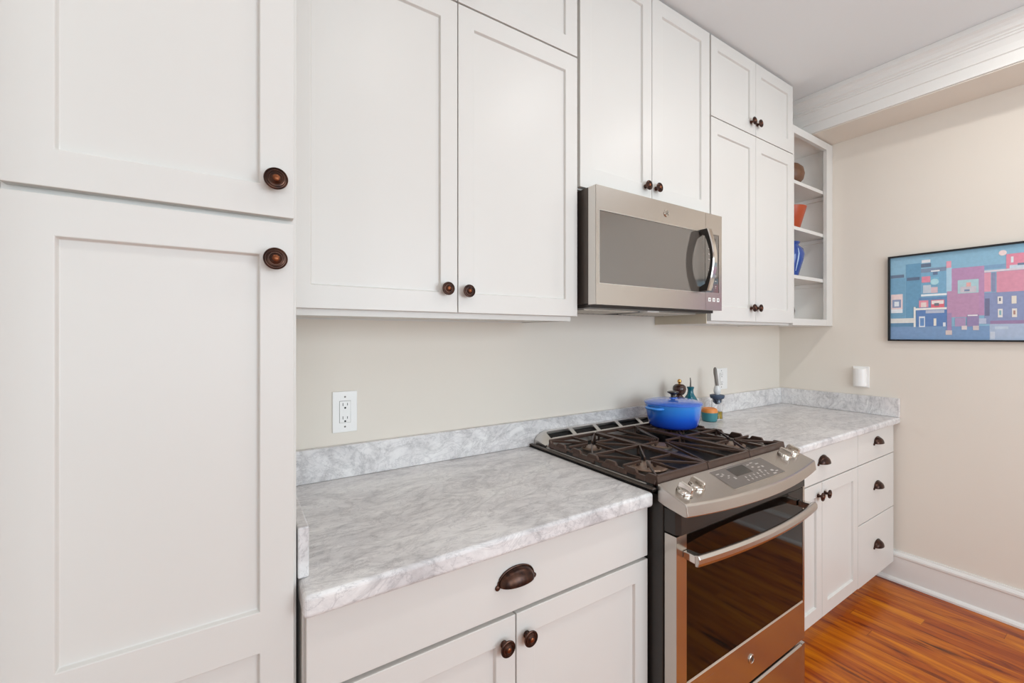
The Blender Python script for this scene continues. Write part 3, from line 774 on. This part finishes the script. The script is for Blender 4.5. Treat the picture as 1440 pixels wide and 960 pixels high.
# ------------------------------------------------------------------ bottles and jars behind the stove
X, Y = 1.880, -.105
t = thing('pepper_mill', (X, Y, CT+.0065), 'dark turned wooden pepper mill behind the blue pot', 'pepper mill')
m = place(X, Y, CT+.0070)
MB().lathe([(0, 0), (.029, 0), (.030, .004), (.027, .012), (.022, .030), (.0185, .060), (.0170, .090), (.0185, .110), (.0235, .122), (.0245, .128), (.0225, .136), (.0150, .144), (.0140, .148)], m, 36).build('mill_body', M['millwood'], t, smooth=True)
MB().lathe([(.0145, .1485), (.0210, .152), (.0295, .164), (.0325, .178), (.0300, .192), (.0200, .201), (.0120, .203), (0, .2035)], m, 36).build('mill_head', M['millwood'], t, smooth=True)
MB().lathe([(0, .2036), (.0065, .2036), (.0050, .207), (.0095, .212), (.0100, .219), (.0070, .226), (0, .2285)], m, 24).build('finial', M['brass'], t, smooth=True)
X, Y = 1.978, -.100
t = thing('oil_bottle', (X, Y, CT), 'teal glazed oil bottle with thin metal pourer beside the pepper mill', 'bottle')
m = place(X, Y, CT+.0010)
MB().lathe([(0, 0), (.040, 0), (.044, .004), (.046, .060), (.045, .090), (.040, .112), (.028, .134), (.0175, .150), (.0140, .165), (.0145, .176), (.0175, .182), (.0175, .188), (.0130, .190), (0, .189)], m, 40).build('bottle_body', M['teal'], t, smooth=True)
s = MB(); s.tube([(X, Y, CT+.190), (X+.001, Y, CT+.215), (X-.002, Y, CT+.236)], [.0040, .0028, .0020], 10).build('pourer', M['sidemetal'], t, smooth=True)
X, Y = 2.116, -.118
t = thing('ceramic_jar', (X, Y, CT), 'small squat jar, teal below and orange above, beside the blue pot', 'jar')
m = place(X, Y, CT+.0010)
j = MB().lathe([(0, 0), (.032, 0), (.036, .003), (.039, .020), (.040, .047), (0, .047)], m, 40).build('jar_body', M['teal2'], t, smooth=True)
MB().lathe([(0, .0472), (.0402, .0472), (.0400, .056), (.0370, .064), (.030, .0690), (.027, .0670), (0, .0665)], m, 40).build('jar_top', M['orange'], t, smooth=True)
X, Y = 2.196, -.112
t = thing('oil_dispenser', (X, Y, CT), 'clear glass oil dispenser with navy collar, pale bulb and upright grey handle', 'bottle')
m = place(X, Y, CT+.0010)
MB().lathe([(0, 0), (.027, 0), (.0285, .003), (.0285, .080), (.0275, .104), (.0250, .110), (.0235, .110), (.0255, .102), (.0262, .080), (.0262, .005), (0, .0035)], m, 40).build('glass_jar', M['glass'], t, smooth=True)
MB().lathe([(0, .006), (.0255, .006), (.0255, .044), (0, .044)], m, 32).build('oil', M['oil'], t, smooth=True)
MB().lathe([(0, .082), (.010, .082), (.0215, .092), (.0230, .1105), (.0330, .113), (.0370, .122), (.0370, .131), (.0300, .133), (0, .132)], m, 40).build('collar', M['navy'], t, smooth=True)
MB().lathe([(0, .1325), (.010, .1325), (.0165, .141), (.0185, .155), (.0165, .170), (.0110, .181), (0, .183)], m, 30).build('bulb', M['bulb'], t, smooth=True)
s = MB(); s.tube([(X, Y, CT+.180), (X-.001, Y+.004, CT+.215), (X-.001, Y+.010, CT+.250), (X+.001, Y+.013, CT+.272), (X+.003, Y+.014, CT+.280)], [.0085, .0090, .0095, .0085, .004], 12).build('handle', M['greyh'], t, smooth=True)

# ------------------------------------------------------------------ outlets and wall device
def outlet(x0, x1, z0, z1, label):
    t = thing('wall_outlet', ((x0+x1)/2, 0, (z0+z1)/2), label, 'outlet')
    MB().box(x0, x1, -.0055, -.0003, z0, z1).build('cover_plate', M['plastic'], t, bevel=.002, seg=3)
    cx, cz = (x0+x1)/2, (z0+z1)/2; w_, h_ = .0165, .0345
    MB().box(cx-w_-.0008, cx+w_+.0008, -.0060, -.0056, cz-h_-.0008, cz+h_+.0008).build('recess_line', M['greyh'], t)
    r = MB().box(cx-w_, cx+w_, -.0078, -.0061, cz-h_, cz+h_).build('receptacle', M['plastic'], t, bevel=.0006)
    for sg in (-1, 1):
        s = MB(); c = cz+sg*.0215
        s.box(cx-.0078, cx-.0060, -.0083, -.0079, c-.002, c+.0075).box(cx+.0060, cx+.0078, -.0083, -.0079, c-.001, c+.0065)
        s.lathe([(0, 0), (.0030, 0), (.0030, .0004), (0, .0004)], Matrix.Translation((cx, -.0079, c-.0085)) @ Matrix.Rotation(PI/2, 4, 'X'), 14)
        s.build('socket_slots', M['slot'], r)
    for sg in (-1, 1): MB().box(cx-.008, cx+.008, -.0087, -.0079, cz+sg*.0028-.0020, cz+sg*.0028+.0020).build('test_button', M['plastic'], r, bevel=.0003)
    for sg in (-1, 1):
        s = MB(); s.lathe([(0, 0), (.0030, 0), (.0028, .0007), (0, .0009)], Matrix.Translation((cx, -.0055, cz+sg*.0480)) @ Matrix.Rotation(PI/2, 4, 'X'), 16)
        s.build('screw', M['greyh'], t, smooth=True)
outlet(.2625, .3385, 1.0570, 1.1885, 'white double outlet on the back wall beside the tall pantry')
outlet(2.3500, 2.4740, 1.0500, 1.1745, 'white wide outlet plate on the back wall behind the oil dispenser')
# end-wall device
t = thing('wall_sensor', (XE, -.453, 1.125), 'white plug-in wall device on a plate above the end-wall backsplash', 'wall device')
MB().box(XE-.006, XE-.0003, -.4945, -.4150, 1.0640, 1.1860).build('cover_plate', M['plastic'], t, bevel=.002, seg=3)
s = MB(); pr = [(XE-.0062, -.4830)]
for k in range(11):
    a = PI*k/10; pr.append((XE-.0062-.010-.020*math.sin(a), -.4520+.0300*-math.cos(a)))
pr.append((XE-.0062, -.4210))
s.prism(pr, 'z', 1.0700, 1.1740).build('sensor_body', M['plastic'], t, bevel=.003, seg=3)

# ------------------------------------------------------------------ pottery on the open shelves
def pot(name, x, y, z, prof, m_, label, cat):
    o = MB().lathe(prof, place(x, y, z+.0010), 40).build(name, m_, smooth=True, origin=(x, y, z))
    return tag(o, label, cat)
pot('stoneware_bowl', 2.765, -.205, SHELF[0], [(0, 0), (.045, 0), (.055, .004), (.080, .035), (.087, .065), (.080, .100), (.060, .122), (.048, .128), (.044, .126), (.055, .115), (.070, .09), (.07, .05), (.04, .01), (0, .008)],
    M['brownpot'], 'round brown stoneware pot on the top shelf of the open unit', 'pot')
pot('terracotta_cup', 2.778, -.205, SHELF[1], [(0, 0), (.052, 0), (.056, .004), (.090, .128), (.092, .134), (.086, .134), (.052, .012), (0, .010)],
    M['terra'], 'flared orange terracotta cup on the second shelf of the open unit', 'cup')
vz = SHELF[2]
o = MB().lathe([(0, 0), (.050, 0), (.056, .004), (.066, .040), (.082, .095), (.088, .130), (.080, .163), (.060, .182), (.056, .190), (.064, .199), (.066, .204), (.058, .204), (.050, .190), (.050, .02), (0, .01)],
    place(2.762, -.205, vz+.001), 48).build('ceramic_vase', M['vaseblue'], smooth=True, origin=(2.762, -.205, vz))
tag(o, 'tall blue ceramic vase with pale drip marks on the third shelf of the open unit', 'vase')
def vase_r(h):
    pr = [(.056, .004), (.066, .040), (.082, .095), (.088, .130), (.080, .163), (.060, .182)]
    for (r0, h0), (r1, h1) in zip(pr, pr[1:]):
        if h0 <= h <= h1: return r0+(r1-r0)*(h-h0)/(h1-h0)
    return .06
for a, w_, h0, h1 in [(-.62, .10, .02, .155), (-.95, .05, .05, .165), (-.42, .035, .06, .14), (-1.35, .09, .02, .15), (-2.0, .10, .03, .16)]:
    s = MB(); n = 8
    for k in range(n):
        za, zb = h0+(h1-h0)*k/n, h0+(h1-h0)*(k+1)/n
        q = []
        wa, wb = w_*(.4+.6*math.sin(PI*(k+.15)/n)), w_*(.4+.6*math.sin(PI*min(n-.2, k+1)/n))
        for (aa, zz_, ww) in ((a-wa/2, za, 0), (a+wa/2, za, 0), (a+wb/2, zb, 0), (a-wb/2, zb, 0)):
            r = vase_r(zz_)+.0012; q.append((2.762+r*math.cos(aa), -.205+r*math.sin(aa), vz+.001+zz_))
        s.quad(q)
    s.build('drip_mark', M['vasewhite'], o)
pot('dark_vase', 2.738, -.205, SZ0+.036, [(0, 0), (.030, 0), (.045, .02), (.050, .05), (.045, .075), (.030, .095), (.020, .105), (.022, .115), (.016, .115), (.015, .10), (0, .10)],
    M['darkpot'], 'small dark vessel half hidden on the bottom shelf of the open unit', 'vase')

# ------------------------------------------------------------------ framed print on the end wall
ART=[(0.5885,1.0842,1.3397,1.8491,'7fb4cf',0),(0.6572,0.7201,1.4173,1.7573,'4f93b8',1),(0.5931,0.6561,1.4184,1.6848,'5f9dbf',1),(0.7201,0.8205,1.4159,1.7248,'6aa6c8',1),(0.5931,0.6505,1.6866,1.7037,'4a6585',2),(0.6617,0.7147,1.6669,1.6836,'34587c',2),(0.7201,0.7596,1.7318,1.7517,'46607f',2),(0.7227,0.757,1.7559,1.7715,'e6e6ea',3),(0.7201,0.818,1.7039,1.725,'6f86a4',2),(0.818,0.8363,1.7175,1.7519,'e79aae',3),(0.818,0.8378,1.5936,1.7174,'a9cfe4',2),(0.8378,0.9525,1.4673,1.7117,'b684b0',2),(0.8205,0.9345,1.4612,1.5961,'b987ac',2),(0.8596,0.9336,1.5811,1.6494,'a9cdd4',4),(0.8692,0.9253,1.5851,1.6145,'c9c3cc',5),(0.8905,0.9069,1.6144,1.6345,'e6a7a2',6),(0.8835,0.9023,1.5908,1.6002,'6a7ea0',6),(0.9525,0.9747,1.5822,1.6767,'dd93ab',2),(0.9769,0.99,1.5805,1.6743,'7d86ab',3),(0.9931,1.0842,1.577,1.6769,'d98ba3',2),(0.9525,1.0842,1.6781,1.687,'d9d3dc',3),(1.0243,1.0842,1.6876,1.7567,'e2819b',3),(1.0349,1.0842,1.6869,1.7026,'c9d8e4',4),(1.0391,1.0474,1.7144,1.7428,'dce8ee',4),(1.0598,1.0801,1.6993,1.7093,'57708f',5),(0.9525,1.0222,1.6931,1.7125,'6f9bc0',1),(0.9525,1.0842,1.4244,1.5774,'7f8db8',1),(0.9725,1.0842,1.4242,1.4401,'8f6f9d',2),(0.9548,0.9703,1.4648,1.5496,'5c5f88',3),(0.9965,1.0129,1.521,1.5562,'e9e4df',4),(1.0411,1.0565,1.5195,1.5561,'e9e0d0',4),(0.9974,1.0129,1.4555,1.4966,'e6e2de',4),(1.0424,1.0581,1.4552,1.4961,'e9e2d8',4),(1.0009,1.0073,1.5338,1.5499,'5a5d72',5),(1.0017,1.0086,1.4664,1.4889,'7fb3bd',5),(1.0466,1.0532,1.4678,1.4867,'b07f72',5),(0.5943,0.6443,1.5134,1.5964,'efd6d3',3),(0.6001,0.6375,1.5223,1.5668,'7f93b8',4),(0.6088,0.629,1.5297,1.5557,'e8eef2',5),(0.5943,0.6443,1.4926,1.5134,'e7edf2',4),(0.7227,0.757,1.6508,1.6828,'e3809a',4),(0.757,0.7904,1.6333,1.6754,'6fb6d2',4),(0.7637,0.7843,1.6403,1.6648,'a8d8e2',5),(0.7596,0.7929,1.7045,1.7115,'f0f1f3',4),(0.7673,0.7853,1.6877,1.7031,'4b6a90',4),(0.7281,0.7596,1.5937,1.6362,'c3cdd8',4),(0.7596,0.7853,1.5927,1.6229,'d9b9bf',4),(0.7201,0.8195,1.5774,1.5879,'eef3f6',5),(0.711,0.8195,1.5144,1.5707,'4d83b4',4),(0.712,0.7492,1.5178,1.5555,'e58a9d',5),(0.7201,0.7413,1.5192,1.5448,'ecd5cf',6),(0.7596,0.8105,1.5148,1.5553,'e0566a',5),(0.7622,0.808,1.533,1.5518,'f0e3df',6),(0.7725,0.7904,1.5241,1.5381,'5a6470',7),(0.6958,0.8195,1.5042,1.5148,'f1ede6',5),(0.6904,0.6985,1.4136,1.5219,'f1ede6',6),(0.7012,0.8195,1.416,1.5041,'3f74b4',3),(0.7387,0.8105,1.4859,1.5013,'b8bfd2',5),(0.712,0.736,1.4131,1.4703,'dfe6ee',5),(0.7163,0.7323,1.4195,1.461,'4f86c0',6),(0.7699,0.7802,1.4193,1.4579,'efe8d8',5),(0.8055,0.8155,1.4152,1.436,'dde3ea',5),(0.5931,0.6904,1.4364,1.4622,'e2e0da',4),(0.5931,0.6904,1.4166,1.4364,'3f7fa8',4),(0.5931,0.9703,1.3389,1.4155,'6b93bf',2),(0.9703,1.0842,1.3416,1.4242,'a6b8d2',2),(0.9725,0.9879,1.3508,1.3864,'c6cfdd',3),(0.9879,1.0307,1.399,1.4118,'bccbdc',3),(0.8205,0.8378,1.3737,1.4836,'9d7fae',5),(0.8155,0.8392,1.3716,1.3943,'d8c6c0',6),(0.8499,0.8882,1.4142,1.4582,'a98bb4',5),(0.874,0.8929,1.3971,1.4173,'ddd0cf',6),(0.8929,0.9345,1.4135,1.4733,'8d78a8',5),(0.8952,0.9299,1.4654,1.472,'efe8ea',6),(0.9139,0.9345,1.3947,1.4166,'cfc0c0',6),(0.9345,0.9592,1.426,1.4523,'b7bfd6',5)]
AY0, AY1, AZ0, AZ1 = -.5835, -1.42, 1.3375, 1.8085
t = thing('framed_picture', (XE, -1.0, 1.573), 'wide black-framed print of blue and pink buildings on the end wall', 'picture')
fw = .0085; xf0, xf1 = XE-.022, XE-.001
s = MB(); s.box(xf0, xf1, AY1, AY0, AZ1-fw, AZ1).box(xf0, xf1, AY1, AY0, AZ0, AZ0+fw).box(xf0, xf1, AY0-fw, AY0, AZ0+fw, AZ1-fw).box(xf0, xf1, AY1, AY1+fw, AZ0+fw, AZ1-fw)
s.build('frame', M['frame'], t)
cols = sorted(set(a[4] for a in ART))
def pale(c): return tuple(v*.88+.75*.12 for v in lin(c)[:3])  # white mixed into the inks in place of glass reflections
pm = [mat('print_ink_'+c, pale(c), .35, noise=.12, nscale=70) for c in cols]
EXTRA = [(1.0842, 1.30, 1.577, 1.69, 'd98ba3', 2), (1.0842, 1.24, 1.69, 1.757, 'e2819b', 3), (1.0842, AY1*-1, 1.4244, 1.5774, '7f8db8', 1), (1.0842, AY1*-1, 1.3416, 1.4242, 'a6b8d2', 2),
         (1.0842, AY1*-1, 1.4242, 1.4401, '8f6f9d', 3), (1.13, 1.15, 1.5195, 1.556, 'e9e0d0', 4), (1.13, 1.15, 1.4555, 1.496, 'e9e2d8', 4), (1.30, 1.41, 1.45, 1.66, 'b684b0', 4)]
s = MB(); base = XE-.008
for qi, (a, b_, z0, z1, c, lv) in enumerate([(.58, 1.42, 1.33, 1.82, '7fb4cf', 0)] + list(ART)[1:] + EXTRA):
    a = max(a, -AY0+fw); b_ = min(b_, -AY1-fw); z0 = max(z0, AZ0+fw); z1 = min(z1, AZ1-fw)
    if z1 <= z0 or b_ <= a: continue
    s.mi = cols.index(c) if c in cols else 0
    x = base-.00025*lv-.000003*qi
    if lv == 0: s.box(x, XE-.004, -b_, -a, z0, z1)
    else: s.quad([(x, -a, z0), (x, -b_, z0), (x, -b_, z1), (x, -a, z1)])
s.mi = cols.index('efd6d3')
s.lathe([(0, 0), (.013, 0), (.013, .0002), (0, .0002)], Matrix.Translation((base-.001, -1.013, 1.765)) @ Matrix.Rotation(-PI/2, 4, 'Y'), 24)
s.mi = cols.index('a8d8e2')
s.lathe([(0, 0), (.016, 0), (.016, .0002), (0, .0002)], Matrix.Translation((base-.0018, -.7735, 1.651)) @ Matrix.Rotation(-PI/2, 4, 'Y'), 24)
s.build('print', pm, t)
